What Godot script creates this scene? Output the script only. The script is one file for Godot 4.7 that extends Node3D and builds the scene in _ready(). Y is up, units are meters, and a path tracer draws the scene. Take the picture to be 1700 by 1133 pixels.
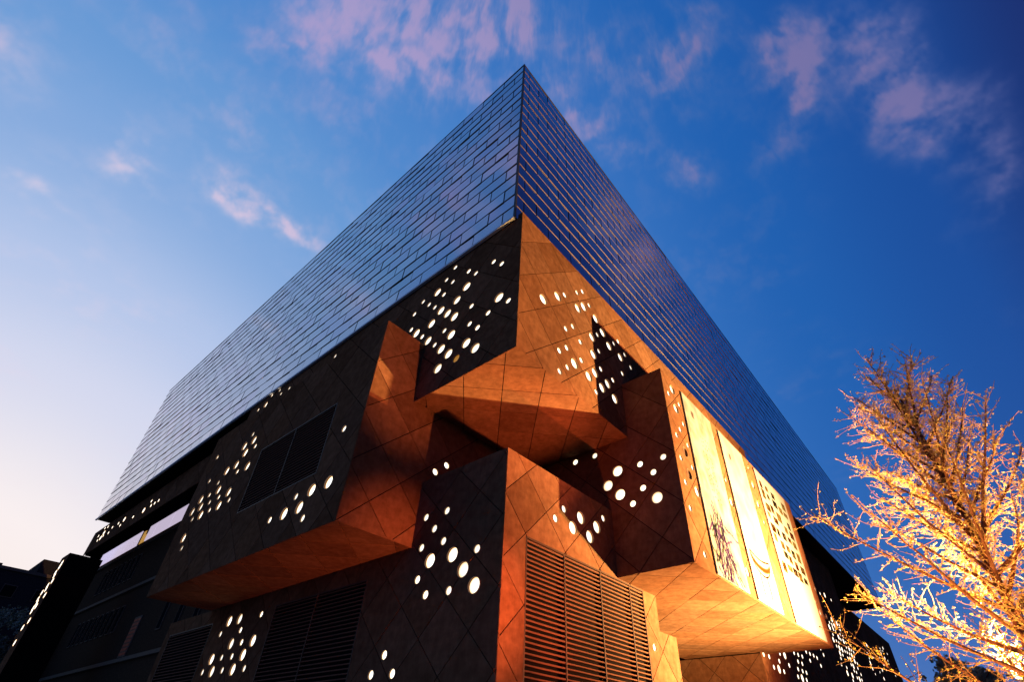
extends Node3D

# A corten-clad corner building with a glazed upper volume at dusk, seen from the pavement.
# Axes: the left face looks along +z, the right (street) face along +x, y is up, metres.

const UP_BOTTOM := 17.92
const UP_TOP := 31.92
const EYE := Vector3(7.62, 1.6, 7.93)

var rng := RandomNumberGenerator.new()
var M := {}
var pending := []          # cladding panels waiting to be sorted by how large they show
var light_mesh := {}
var used := {}

# ---------------------------------------------------------------- helpers

func numbered(called: String, parent: Node) -> String:
	var key := str(parent.get_instance_id()) + called
	var n: int = used.get(key, 0)
	used[key] = n + 1
	return called if n == 0 else "%s_%03d" % [called, n]

func node(called: String, parent: Node = self, at := Vector3.ZERO) -> Node3D:
	var o := Node3D.new()
	o.name = numbered(called, parent)
	parent.add_child(o, true)
	o.position = at
	return o

func put(called: String, mesh: Mesh, mat: Material, parent: Node = self, at := Vector3.ZERO) -> MeshInstance3D:
	var o := MeshInstance3D.new()
	o.name = numbered(called, parent)
	o.mesh = mesh
	if mat:
		o.material_override = mat
	parent.add_child(o, true)
	o.position = at
	return o

func tag(o: Node, label: String, category: String, group := "") -> void:
	o.set_meta("label", label)
	o.set_meta("category", category)
	if group:
		o.set_meta("group", group)

func struct(o: Node) -> Node:
	o.set_meta("kind", "structure")
	return o

func stuff(o: Node) -> Node:
	o.set_meta("kind", "stuff")
	return o

func box(lo: Vector3, hi: Vector3) -> ArrayMesh:
	var st := SurfaceTool.new()
	st.begin(Mesh.PRIMITIVE_TRIANGLES)
	add_box(st, lo, hi)
	return st.commit()

func quad(st: SurfaceTool, a: Vector3, b: Vector3, c: Vector3, d: Vector3) -> void:
	var n := (c - a).cross(b - a).normalized()
	for p in [a, b, c, a, c, d]:
		st.set_normal(n)
		st.add_vertex(p)

func add_box(st: SurfaceTool, lo: Vector3, hi: Vector3, t := Transform3D()) -> void:
	var p := []
	for i in 8:
		p.append(t * Vector3(hi.x if i & 1 else lo.x, hi.y if i & 2 else lo.y, hi.z if i & 4 else lo.z))
	for f in [[0, 2, 3, 1], [5, 7, 6, 4], [4, 6, 2, 0], [1, 3, 7, 5], [2, 6, 7, 3], [4, 0, 1, 5]]:
		quad(st, p[f[0]], p[f[1]], p[f[2]], p[f[3]])

func add_tube(st: SurfaceTool, path: Array, radii: Array, sides := 6) -> void:
	var rings := []
	for i in path.size():
		var d: Vector3 = (path[mini(i + 1, path.size() - 1)] - path[maxi(i - 1, 0)]).normalized()
		var s := d.cross(Vector3(0.31, 0.2, 0.93)).normalized()
		var t := d.cross(s)
		var ring := []
		for k in sides:
			var a := TAU * k / sides
			ring.append([path[i] + (s * cos(a) + t * sin(a)) * radii[i], s * cos(a) + t * sin(a)])
		rings.append(ring)
	for i in path.size() - 1:
		for k in sides:
			var a = rings[i][k]
			var b = rings[i][(k + 1) % sides]
			var c = rings[i + 1][(k + 1) % sides]
			var e = rings[i + 1][k]
			for v in [a, e, c, a, c, b]:
				st.set_normal(v[1])
				st.add_vertex(v[0])

func noise_tex(freq: float, lo: Color, hi: Color, octaves := 5, size := 512, seed_ := 1, kind := FastNoiseLite.TYPE_SIMPLEX_SMOOTH) -> NoiseTexture2D:
	var n := FastNoiseLite.new()
	n.seed = seed_
	n.noise_type = kind
	n.frequency = freq
	n.fractal_octaves = octaves
	n.fractal_gain = 0.6
	var g := Gradient.new()
	g.set_color(0, lo)
	g.set_color(1, hi)
	var t := NoiseTexture2D.new()
	t.width = size
	t.height = size
	t.seamless = true
	t.noise = n
	t.color_ramp = g
	return t

func lin(r: float, g: float, b: float) -> Color:
	return Color(r, g, b).linear_to_srgb()

func mat(c: Color, rough := 0.7, metal := 0.0) -> StandardMaterial3D:
	var m := StandardMaterial3D.new()
	m.albedo_color = c
	m.roughness = rough
	m.metallic = metal
	m.metallic_specular = 0.0 if rough > 0.75 else 0.3
	return m

func triplanar(m: StandardMaterial3D, t: Texture2D, scale: Vector3) -> StandardMaterial3D:
	m.albedo_texture = t
	m.uv1_triplanar = true
	m.uv1_world_triplanar = true
	m.uv1_scale = scale
	return m

func glow(c: Color, e: float) -> StandardMaterial3D:
	var m := mat(c, 0.5)
	m.emission_enabled = true
	m.emission = c
	m.emission_energy_multiplier = e
	return m

# ---------------------------------------------------------------- sky

const HUES := [[0.0, 253, 232, 214], [14.0, 250, 240, 240], [25.0, 213, 217, 239], [33.0, 182, 199, 234], [44.0, 133, 170, 221], [52.0, 105, 154, 213], [60.0, 81, 137, 205], [76.0, 54, 113, 190], [88.0, 33, 96, 176], [100.0, 28, 78, 156], [110.0, 28, 46, 108], [180.0, 20, 42, 96]]
const WISPS := [[-0.57, 0.05, 0.08, 0.05, 0.6], [-0.49, 0.0, 0.07, 0.05, 0.75], [-0.39, -0.07, 0.09, 0.07, 1.1], [-0.30, -0.15, 0.10, 0.09, 1.1], [-0.20, -0.14, 0.07, 0.07, 0.8], [-0.36, -0.12, 0.05, 0.05, 0.7], [-0.70, 0.16, 0.09, 0.05, 0.45], [-0.23, -0.40, 0.035, 0.06, 0.8], [-0.15, -0.32, 0.05, 0.07, 0.6], [-0.06, -0.44, 0.06, 0.08, 0.7], [0.02, -0.40, 0.06, 0.06, 0.5], [-0.30, -0.30, 0.06, 0.06, 0.5], [0.17, -0.55, 0.06, 0.06, 0.7], [0.03, -0.70, 0.08, 0.06, 0.4], [-0.78, 0.02, 0.10, 0.06, 0.4], [-0.60, -0.10, 0.09, 0.06, 0.35], [-0.12, -0.63, 0.035, 0.06, 0.85], [-0.19, -0.50, 0.04, 0.06, 0.5], [0.10, -0.51, 0.045, 0.05, 1.0], [0.115, -0.62, 0.04, 0.06, 0.75], [0.24, -0.64, 0.05, 0.08, 0.9], [0.245, -0.75, 0.05, 0.10, 1.1], [0.33, -0.86, 0.06, 0.08, 0.85], [-1.27, 0.23, 0.06, 0.05, 0.7], [-1.0, 0.13, 0.09, 0.05, 0.75], [-0.91, -0.10, 0.045, 0.08, 0.85], [-0.90, -0.19, 0.03, 0.09, 0.8], [-0.945, -0.05, 0.03, 0.05, 0.85], [-0.6, 0.75, 0.16, 0.1, 0.7], [-0.2, 0.55, 0.14, 0.1, 0.8], [0.35, 0.3, 0.14, 0.12, 0.7], [0.8, -0.2, 0.14, 0.16, 0.6], [-0.35, 0.3, 0.09, 0.09, 0.7], [0.55, 0.75, 0.2, 0.12, 0.7], [0.5, -0.05, 0.1, 0.1, 0.7], [-0.55, 0.33, 0.14, 0.1, 0.9], [-0.95, 0.36, 0.12, 0.08, 0.6], [0.38, -1.05, 0.05, 0.12, 0.6]]  # last entries: clouds out of view, added to tint the glass reflections

func hue_at(a: float) -> Vector3:
	for i in HUES.size() - 1:
		if a <= HUES[i + 1][0]:
			var t: float = smoothstep(HUES[i][0], HUES[i + 1][0], a) * 0.4 + 0.6 * (a - HUES[i][0]) / (HUES[i + 1][0] - HUES[i][0])
			return Vector3(lerpf(HUES[i][1], HUES[i + 1][1], t), lerpf(HUES[i][2], HUES[i + 1][2], t), lerpf(HUES[i][3], HUES[i + 1][3], t)) / 255.0
	return Vector3(0.1, 0.2, 0.4)

func make_sky() -> Sky:
	var w := 2048
	var h := 1024
	var im := Image.create_empty(w, h, false, Image.FORMAT_RGBF)
	im.fill(Color(0.07, 0.07, 0.09))
	var fine := FastNoiseLite.new()
	fine.seed = 11
	fine.frequency = 7.0
	fine.fractal_octaves = 6
	fine.fractal_gain = 0.62
	fine.domain_warp_enabled = true
	fine.domain_warp_amplitude = 0.07
	fine.domain_warp_frequency = 5.0
	fine.domain_warp_fractal_octaves = 3
	var veil := FastNoiseLite.new()
	veil.seed = 5
	veil.frequency = 1.3
	veil.fractal_octaves = 4
	var sunset := Vector3(-1, 0.02, 0).normalized()
	for row in h / 2:
		var el := PI / 2 - (row + 0.5) / h * PI
		var ce := cos(el)
		var se := sin(el)
		for col in w:
			var az := (col + 0.5) / w * TAU
			var d := Vector3(sin(az) * ce, se, -cos(az) * ce)
			var a := rad_to_deg(acos(clampf(d.dot(sunset), -1, 1)))
			var c := hue_at(a)
			var low := exp(-rad_to_deg(el) / 11.0) * smoothstep(30.0, 75.0, a)
			c = c.lerp(Vector3(0.50, 0.54, 0.76), 0.75 * low)
			if se > 0.2:
				var p := Vector2(d.x, d.z) / se
				var q := p + p.normalized() * -0.02
				var soft := 0.0
				for b in WISPS:
					var ux: float = (p.x - b[0]) / b[2]
					var uy: float = (p.y - b[1]) / b[3]
					var r := ux * ux + uy * uy
					if r < 6.0:
						soft += b[4] * exp(-r * 0.75)
				var f := (fine.get_noise_2d(atan2(p.x, -p.y) * 0.9, q.length() * 0.7) * 0.4 + fine.get_noise_2d(p.x * 1.25 + 3.1, p.y * 1.25) * 0.6) * 0.5 + 0.5
				var body := smoothstep(0.08, 1.15, minf(soft, 1.1) * (0.46 + 2.9 * (f - 0.39)))
				var thin := smoothstep(0.1, 0.8, veil.get_noise_2d(p.x, p.y) + 0.3) * smoothstep(0.42, 0.75, f) * 0.22
				body *= clampf(0.62 + 1.5 * (fine.get_noise_2d(p.x * 2.1 + 9.0, p.y * 2.1) * 0.5 + 0.27), 0.3, 1.0)
				var k := clampf(body * 0.95 + thin, 0.0, 1.0) * smoothstep(0.2, 0.45, se)
				var pink := Vector3(0.94, 0.84, 0.90).lerp(Vector3(0.72, 0.63, 0.80), smoothstep(38.0, 62.0, a)).lerp(Vector3(0.52, 0.47, 0.66), smoothstep(62.0, 95.0, a))
				c = c.lerp(pink, k * 0.85)
			im.set_pixel(col, row, Color(c.x, c.y, c.z).srgb_to_linear())
	var pano := PanoramaSkyMaterial.new()
	pano.panorama = ImageTexture.create_from_image(im)
	var sky := Sky.new()
	sky.sky_material = pano
	return sky

# ---------------------------------------------------------------- cladding

# A face lies in one axis plane. "x": normal +x, u = -z; "z": normal +z, u = x; "b": underside, u = x, v = z.
func at_face(face: Array, u: float, v: float, n: float) -> Vector3:
	if face[0] == "x":
		return Vector3(face[1] + n, v, -u)
	if face[0] == "z":
		return Vector3(u, v, face[1] + n)
	return Vector3(u, face[1] - n, v)

func rect(u0: float, v0: float, u1: float, v1: float) -> PackedVector2Array:
	return PackedVector2Array([Vector2(u0, v0), Vector2(u1, v0), Vector2(u1, v1), Vector2(u0, v1)])

func area2(p: PackedVector2Array) -> float:
	var s := 0.0
	for i in p.size():
		s += p[i].cross(p[(i + 1) % p.size()])
	return s / 2

func disc(c: Vector2, r: float, n: int) -> PackedVector2Array:
	var p := PackedVector2Array()
	for i in n:
		p.append(c + Vector2(cos(TAU * i / n), sin(TAU * i / n)) * r)
	return p

func clip_all(pieces: Array, by: PackedVector2Array) -> Array:
	var out := []
	for p in pieces:
		for q in Geometry2D.clip_polygons(p, by):
			if absf(area2(q)) > 0.0004:
				out.append(q)
	return out

# Cuts a wall into square panels set on their points, with open joints, round openings and louvre openings.
func clad(block: Node3D, face: Array, outline: PackedVector2Array, off_p: float, off_q: float, holes := [], openings := [], step := 1.775) -> void:
	var shape := outline
	var lo := Vector2(1e9, 1e9)
	var hi := Vector2(-1e9, -1e9)
	for p in shape:
		var pq := Vector2(p.x + p.y, p.y - p.x)
		lo = lo.min(pq)
		hi = hi.max(pq)
	var inner := Geometry2D.offset_polygon(shape, -0.008)
	var gap := 0.017
	for i in range(floori((lo.x - off_p) / step), ceili((hi.x - off_p) / step)):
		for j in range(floori((lo.y - off_q) / step), ceili((hi.y - off_q) / step)):
			var p0 := off_p + i * step + gap
			var p1 := p0 + step - 2 * gap
			var q0 := off_q + j * step + gap
			var q1 := q0 + step - 2 * gap
			var cell := PackedVector2Array()
			for pq in [[p0, q0], [p1, q0], [p1, q1], [p0, q1]]:
				cell.append(Vector2((pq[0] - pq[1]) / 2, (pq[0] + pq[1]) / 2))
			var whole := []
			for f in inner:
				whole.append_array(Geometry2D.intersect_polygons(cell, f))
			for o in openings:
				whole = clip_all(whole, o)
			for piece in whole:
				if absf(area2(piece)) < 0.006:
					continue
				panel(block, face, piece, holes)
	for hole in holes:
		porthole(block, face, hole)

func radius_of(kind: int) -> float:
	return [0.125, 0.212, 0.17, 0.205][kind]

func panel(block: Node3D, face: Array, outline: PackedVector2Array, holes: Array) -> void:
	var box_ := Rect2(outline[0], Vector2.ZERO)
	for p in outline:
		box_ = box_.expand(p)
	var near := []
	for h in holes:
		if box_.grow(0.25).has_point(Vector2(h[0], h[1])):
			near.append(h)
	var fronts := [outline]
	if near.size():
		# cut into strips through the middle of each opening, then take the openings out
		var cuts := [box_.position.x - 1]
		for h in near:
			if h[0] > box_.position.x and h[0] < box_.end.x:
				cuts.append(h[0])
		cuts.append(box_.end.x + 1)
		cuts.sort()
		fronts = []
		for k in cuts.size() - 1:
			if cuts[k + 1] - cuts[k] > 0.002:
				fronts.append_array(Geometry2D.intersect_polygons(outline, rect(cuts[k], box_.position.y - 1, cuts[k + 1], box_.end.y + 1)))
		for h in near:
			fronts = clip_all(fronts, disc(Vector2(h[0], h[1]), radius_of(h[2]), 22))
	var proud := rng.randf_range(-0.002, 0.004)
	var st := SurfaceTool.new()
	st.begin(Mesh.PRIMITIVE_TRIANGLES)
	var n := at_face(face, 0, 0, 1) - at_face(face, 0, 0, 0)
	var any := false
	for f in fronts:
		var idx := Geometry2D.triangulate_polygon(f)
		for t in range(0, idx.size(), 3):
			var a: Vector2 = f[idx[t]]
			var b: Vector2 = f[idx[t + 1]]
			var c: Vector2 = f[idx[t + 2]]
			if (b - a).cross(c - a) > 0:
				var s := b
				b = c
				c = s
			for q in [a, b, c]:
				st.set_normal(n)
				st.add_vertex(at_face(face, q.x, q.y, proud))
			any = true
	if not any:
		return
	var turn := 1.0 if area2(outline) > 0 else -1.0
	for i in outline.size():
		var a := outline[i]
		var b := outline[(i + 1) % outline.size()]
		if turn < 0:
			var s := a
			a = b
			b = s
		var parts := 1 if near.is_empty() else ceili(a.distance_to(b) / 0.06)
		for k in parts:
			var c := a.lerp(b, float(k) / parts)
			var e := a.lerp(b, float(k + 1) / parts)
			var inside := false
			for h in near:
				if Vector2(h[0], h[1]).distance_to((c + e) / 2) < radius_of(h[2]) + 0.01:
					inside = true
			if not inside:
				quad(st, at_face(face, c.x, c.y, proud), at_face(face, c.x, c.y, -0.05), at_face(face, e.x, e.y, -0.05), at_face(face, e.x, e.y, proud))
	var mid := at_face(face, box_.get_center().x, box_.get_center().y, 0)
	var look := EYE - mid
	var size := absf(area2(outline)) * absf(look.normalized().dot(n)) / look.length_squared()
	if look.dot(n) < 0:
		size = 0.0
	pending.append({"mesh": st.commit(), "block": block, "size": size, "tone": rng.randi_range(0, 4)})

func light_shape(kind: int) -> ArrayMesh:
	if light_mesh.has(kind):
		return light_mesh[kind]
	var r := radius_of(kind)
	var st := SurfaceTool.new()
	st.begin(Mesh.PRIMITIVE_TRIANGLES)
	var n := 22
	for i in n:
		var a := Vector3(cos(TAU * i / n), sin(TAU * i / n), 0)
		var b := Vector3(cos(TAU * (i + 1) / n), sin(TAU * (i + 1) / n), 0)
		var f := Vector3(0, 0, 0.006)
		var k := Vector3(0, 0, -0.075)
		quad(st, a * (r - 0.012) + f, b * (r - 0.012) + f, b * (r - 0.012) + k, a * (r - 0.012) + k)
		quad(st, a * (r + 0.008) + f, b * (r + 0.008) + f, b * (r - 0.012) + f, a * (r - 0.012) + f)
		quad(st, a * (r + 0.008) - k * 0.0 + f, a * (r + 0.008), b * (r + 0.008), b * (r + 0.008) + f)
	var m := st.commit()
	var g := SurfaceTool.new()
	g.begin(Mesh.PRIMITIVE_TRIANGLES)
	for i in n:
		for v in [Vector3.ZERO, Vector3(cos(TAU * (i + 1) / n), sin(TAU * (i + 1) / n), 0) * (r - 0.012), Vector3(cos(TAU * i / n), sin(TAU * i / n), 0) * (r - 0.012)]:
			g.set_normal(Vector3(0, 0, 1))
			g.set_uv(Vector2(0.5 + v.x / r * 0.5, 0.5 - v.y / r * 0.5))
			g.add_vertex(v + Vector3(0, 0, -0.26 * r))
	g.commit(m)
	m.surface_set_material(0, M.rim)
	m.surface_set_material(1, [M.porthole, M.porthole, M.dim, M.unlit][kind])
	light_mesh[kind] = m
	return m

func face_turn(face: Array) -> Basis:
	if face[0] == "x":
		return Basis(Vector3(0, 0, -1), Vector3(0, 1, 0), Vector3(1, 0, 0))
	return Basis()

func porthole(block: Node3D, face: Array, hole: Array) -> void:
	var o := put("porthole_light", light_shape(hole[2]), null, block)
	o.transform = Transform3D(face_turn(face), at_face(face, hole[0], hole[1], 0))
	if hole[2] < 2:
		o.set_surface_override_material(1, M.portholes[rng.randi_range(0, 2)])

# Far walls: lights of a few pixels each, one part
func tiny_lights(block: Node3D, face: Array, holes: Array) -> void:
	var st := SurfaceTool.new()
	st.begin(Mesh.PRIMITIVE_TRIANGLES)
	for hole in holes:
		st.append_from(light_shape(hole[2]), 1, Transform3D(face_turn(face), at_face(face, hole[0], hole[1], 0.012 + 0.26 * radius_of(hole[2]))))
	var m := st.commit()
	m.surface_set_material(0, M.portholes[2])
	stuff(put("small_porthole_lights", m, null, block))

func finish_panels() -> void:
	pending.sort_custom(func(a, b): return a.size > b.size)
	var rest := {}
	for i in pending.size():
		var p = pending[i]
		if i < 296 and p.size > 0:
			put("corten_panel", p.mesh, M.corten[p.tone], p.block)
		else:
			var id: int = p.block.get_instance_id()
			if not rest.has(id):
				rest[id] = [p.block, [], [], [], [], []]
			rest[id][1 + p.tone].append(p.mesh)
	for id in rest:
		var m := ArrayMesh.new()
		for tone in 5:
			if rest[id][1 + tone].is_empty():
				continue
			var st := SurfaceTool.new()
			st.begin(Mesh.PRIMITIVE_TRIANGLES)
			for q in rest[id][1 + tone]:
				st.append_from(q, 0, Transform3D())
			st.commit(m)
			m.surface_set_material(m.get_surface_count() - 1, M.corten[tone])
		stuff(put("far_cladding", m, null, rest[id][0]))

# Horizontal blades in a recessed frame
func louvre(block: Node3D, face: Array, u: Array, v0: float, v1: float, pitch := 0.12) -> void:
	var thick := 0.015
	for b in u.size() - 1:
		var len_: float = absf(u[b + 1] - u[b]) - 0.05
		var st := SurfaceTool.new()
		st.begin(Mesh.PRIMITIVE_TRIANGLES)
		var blade := Transform3D(Basis(Vector3.RIGHT, deg_to_rad(-6)), Vector3.ZERO)
		add_box(st, Vector3(-len_ / 2, -thick, -0.02), Vector3(len_ / 2, thick, 0.02), blade)
		var m := st.commit()
		var y := v1 - pitch * 0.6
		while y > v0 + 0.04:
			var o := put("louvre_slat", m, M.slat, block)
			o.transform = Transform3D(face_turn(face), at_face(face, (u[b] + u[b + 1]) / 2, y, -0.03))
			y -= pitch
	var fr := SurfaceTool.new()
	fr.begin(Mesh.PRIMITIVE_TRIANGLES)
	var base := Transform3D(face_turn(face), at_face(face, 0, 0, 0))
	for x in u:
		add_box(fr, Vector3(x - 0.022, v0, -0.13), Vector3(x + 0.022, v1, 0.006), base)
	for y in [v0, v1]:
		add_box(fr, Vector3(u[0] - 0.022, y - 0.022, -0.13), Vector3(u[-1] + 0.022, y + 0.022, 0.008), base)
	put("louvre_frame", fr.commit(), M.frame, block)

# ---------------------------------------------------------------- glazing

func glass_shape(len_: float, h: float, nb: float) -> ArrayMesh:
	# a shingle: top edge close to the wall, lower edge standing out over a pale ledge
	var st := SurfaceTool.new()
	st.begin(Mesh.PRIMITIVE_TRIANGLES)
	var x0 := 0.025
	var x1 := len_ - 0.025
	var yb := 0.024
	var yt := h - 0.012
	var nt := 0.008
	quad(st, Vector3(x0, yb, nb), Vector3(x0, yt, nt), Vector3(x1, yt, nt), Vector3(x1, yb, nb))
	quad(st, Vector3(x0, yt, nt), Vector3(x0, yt, 0.0), Vector3(x1, yt, 0.0), Vector3(x1, yt, nt))
	quad(st, Vector3(x0, yb, 0.0), Vector3(x0, yt, 0.0), Vector3(x0, yt, nt), Vector3(x0, yb, nb))
	quad(st, Vector3(x1, yb, nb), Vector3(x1, yt, nt), Vector3(x1, yt, 0.0), Vector3(x1, yb, 0.0))
	var m := st.commit()
	var g := SurfaceTool.new()
	g.begin(Mesh.PRIMITIVE_TRIANGLES)
	quad(g, Vector3(x0, yb, 0.0), Vector3(x0, yb, nb), Vector3(x1, yb, nb), Vector3(x1, yb, 0.0))
	quad(g, Vector3(x0, yb, nb), Vector3(x0, yb + 0.01, nb + 0.001), Vector3(x1, yb + 0.01, nb + 0.001), Vector3(x1, yb, nb))
	g.commit(m)
	return m

func glazing(block: Node3D) -> void:
	var rows := 18
	var h := (UP_TOP - UP_BOTTOM) / rows
	var w := 1.575
	var all := []
	var shapes := {}
	for side in 2:
		var length: float = [48.0, 64.6][side]
		for r in range(-1 if side == 1 else 0, rows):
			var u := 0.035
			var first := true
			while u < length - 0.2:
				var len_ := w
				if first:
					len_ = ([0.62, 1.42][r & 1] if side == 0 else [1.25, 0.47][r & 1]) - 0.035
					first = false
				len_ = minf(len_, length - u)
				var y := UP_BOTTOM + r * h
				if r < 0 and u < 22.2:
					u += len_
					continue
				var key := roundi(len_ * 100) + 1000 * side
				if not shapes.has(key):
					shapes[key] = glass_shape(len_, h, 0.03 if side == 0 else 0.024)
				var basis_ := Basis() if side == 0 else face_turn(["x", 0.0])
				var start := at_face(["z", 0.0], -u - len_, y, 0) if side == 0 else at_face(["x", 0.0], u, y, 0)
				var wob := Basis(Vector3.UP, deg_to_rad(rng.randfn(0, 0.26))) * Basis(Vector3.RIGHT, deg_to_rad(rng.randfn(0, 0.34)))
				all.append([start.distance_to(EYE), Transform3D(basis_ * wob, start), shapes[key], rng.randi_range(0, 3)])
				u += len_
	all.sort_custom(func(a, b): return a[0] < b[0])
	for i in mini(296, all.size()):
		var g = all[i]
		var o := put("glass_panel", g[2], null, block)
		o.transform = g[1]
		o.set_surface_override_material(0, M.glass[g[3]])
		o.set_surface_override_material(1, M.ledge)
	var m := ArrayMesh.new()
	for tone in 5:
		var st := SurfaceTool.new()
		st.begin(Mesh.PRIMITIVE_TRIANGLES)
		for i in range(296, all.size()):
			if tone == 4 or all[i][3] == tone:
				st.append_from(all[i][2], 1 if tone == 4 else 0, all[i][1])
		st.commit(m)
		m.surface_set_material(tone, M.ledge if tone == 4 else M.glass[tone])
	stuff(put("far_glazing", m, null, block))

# ---------------------------------------------------------------- plants

func leaf_tuft() -> ArrayMesh:
	var st := SurfaceTool.new()
	st.begin(Mesh.PRIMITIVE_TRIANGLES)
	for k in 4:
		var a := TAU * k / 4 + 0.3 * k
		var out_ := Vector3(cos(a), 0.55 + 0.15 * k, sin(a)).normalized()
		var side := out_.cross(Vector3.UP).normalized() * 0.62
		quad(st, Vector3.ZERO, out_ * 0.75 + side * 0.7, out_ * 1.1 + Vector3(0, 0.12, 0), out_ * 0.75 - side * 0.7)
	return st.commit()

func ginkgo(at: Vector3, height: float, seed_: int, label: String) -> Node3D:
	var r := RandomNumberGenerator.new()
	r.seed = seed_
	var t := node("ginkgo_tree", self, at)
	tag(t, label, "tree", "small street trees with yellow leaf tufts")
	var st := SurfaceTool.new()
	st.begin(Mesh.PRIMITIVE_TRIANGLES)
	var path := []
	var radii := []
	for i in 15:
		var f := i / 14.0
		path.append(Vector3(0.03 * sin(f * 7.0 + seed_), f * height, 0.03 * cos(f * 5.0)) + Vector3(0.05 * f, 0, 0))
		radii.append(lerpf(0.092, 0.010, pow(f, 0.8)) + 0.03 * exp(-f * 25))
	add_tube(st, path, radii, 10)
	put("trunk", st.commit(), M.bark, t)
	var twigs := SurfaceTool.new()
	twigs.begin(Mesh.PRIMITIVE_TRIANGLES)
	var spots := []
	var count := 52
	for b in count:
		var f := pow((b + 0.5) / count, 0.9)
		var y := lerpf(height * 0.24, height * 0.95, f)
		var az := b * 2.39996 + r.randf_range(-0.3, 0.3)
		var rise := deg_to_rad(lerpf(24, 62, f) + r.randf_range(-9, 12))
		var len_ := lerpf(2.05, 0.85, pow(f, 1.3)) * r.randf_range(0.75, 1.2)
		var start: Vector3 = path[0].lerp(path[14], y / height)
		var bp := []
		var br := []
		var p := start
		var n := 9
		for k in n + 1:
			bp.append(p)
			br.append(lerpf(0.026 * (1.25 - 0.6 * f), 0.0035, float(k) / n))
			var e := rise + 0.35 * float(k) / n * (1.0 - f)
			p += Vector3(cos(az) * cos(e), sin(e), sin(az) * cos(e)) * (len_ / n) + Vector3(r.randf_range(-1, 1), r.randf_range(-0.6, 0.6), r.randf_range(-1, 1)) * 0.012
			az += r.randf_range(-0.06, 0.06)
		var bs := SurfaceTool.new()
		bs.begin(Mesh.PRIMITIVE_TRIANGLES)
		add_tube(bs, bp, br, 6)
		put("branch", bs.commit(), M.bark, t)
		var dense := lerpf(1.15, 0.45, smoothstep(0.5, 1.0, f))
		for k in range(1, n + 1):
			for q in 7:
				if k > 2 and r.randf() < dense * 0.75:
					spots.append(bp[k].lerp(bp[k - 1], r.randf()) + Vector3(r.randfn(0, 0.016), r.randfn(0, 0.016), r.randfn(0, 0.016)))
			for q in 5:
				var d := Vector3(r.randf_range(-1, 1), r.randf_range(-0.5, 0.8), r.randf_range(-1, 1)).normalized()
				d = (d + (bp[k] - bp[k - 1]).normalized() * 0.5).normalized()
				var tp := []
				var tr := []
				var p2: Vector3 = bp[k - 1].lerp(bp[k], r.randf())
				var l2 := r.randf_range(0.15, 0.5) * lerpf(1.15, 0.7, f)
				for s in 5:
					tp.append(p2)
					tr.append(lerpf(0.0058, 0.0022, s / 4.0))
					p2 += d * l2 / 4
					d = (d + Vector3(r.randf_range(-0.28, 0.28), r.randf_range(-0.22, 0.3), r.randf_range(-0.28, 0.28))).normalized()
				add_tube(twigs, tp, tr, 3)
				for s in range(1, 5):
					for z in 3:
						if r.randf() < dense * 0.62:
							spots.append(tp[s].lerp(tp[s - 1], r.randf()) + Vector3(r.randfn(0, 0.012), r.randfn(0, 0.012), r.randfn(0, 0.012)))
	stuff(put("twigs", twigs.commit(), M.twig, t))
	var mm := MultiMesh.new()
	mm.transform_format = MultiMesh.TRANSFORM_3D
	mm.use_colors = true
	mm.mesh = leaf_tuft()
	mm.instance_count = spots.size()
	for i in spots.size():
		var s := r.randf_range(0.009, 0.019)
		var bs2 := Basis.from_euler(Vector3(r.randf_range(-0.9, 0.9), r.randf() * TAU, r.randf_range(-0.9, 0.9))).scaled(Vector3.ONE * s)
		mm.set_instance_transform(i, Transform3D(bs2, spots[i]))
		var g := r.randf_range(0.75, 1.15)
		mm.set_instance_color(i, Color(0.50 * g, 0.36 * g * r.randf_range(0.85, 1.1), 0.085 * g))
	var leaves := MultiMeshInstance3D.new()
	leaves.name = "foliage"
	leaves.multimesh = mm
	leaves.material_override = M.leaf
	t.add_child(leaves, true)
	stuff(leaves)
	return t

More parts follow.
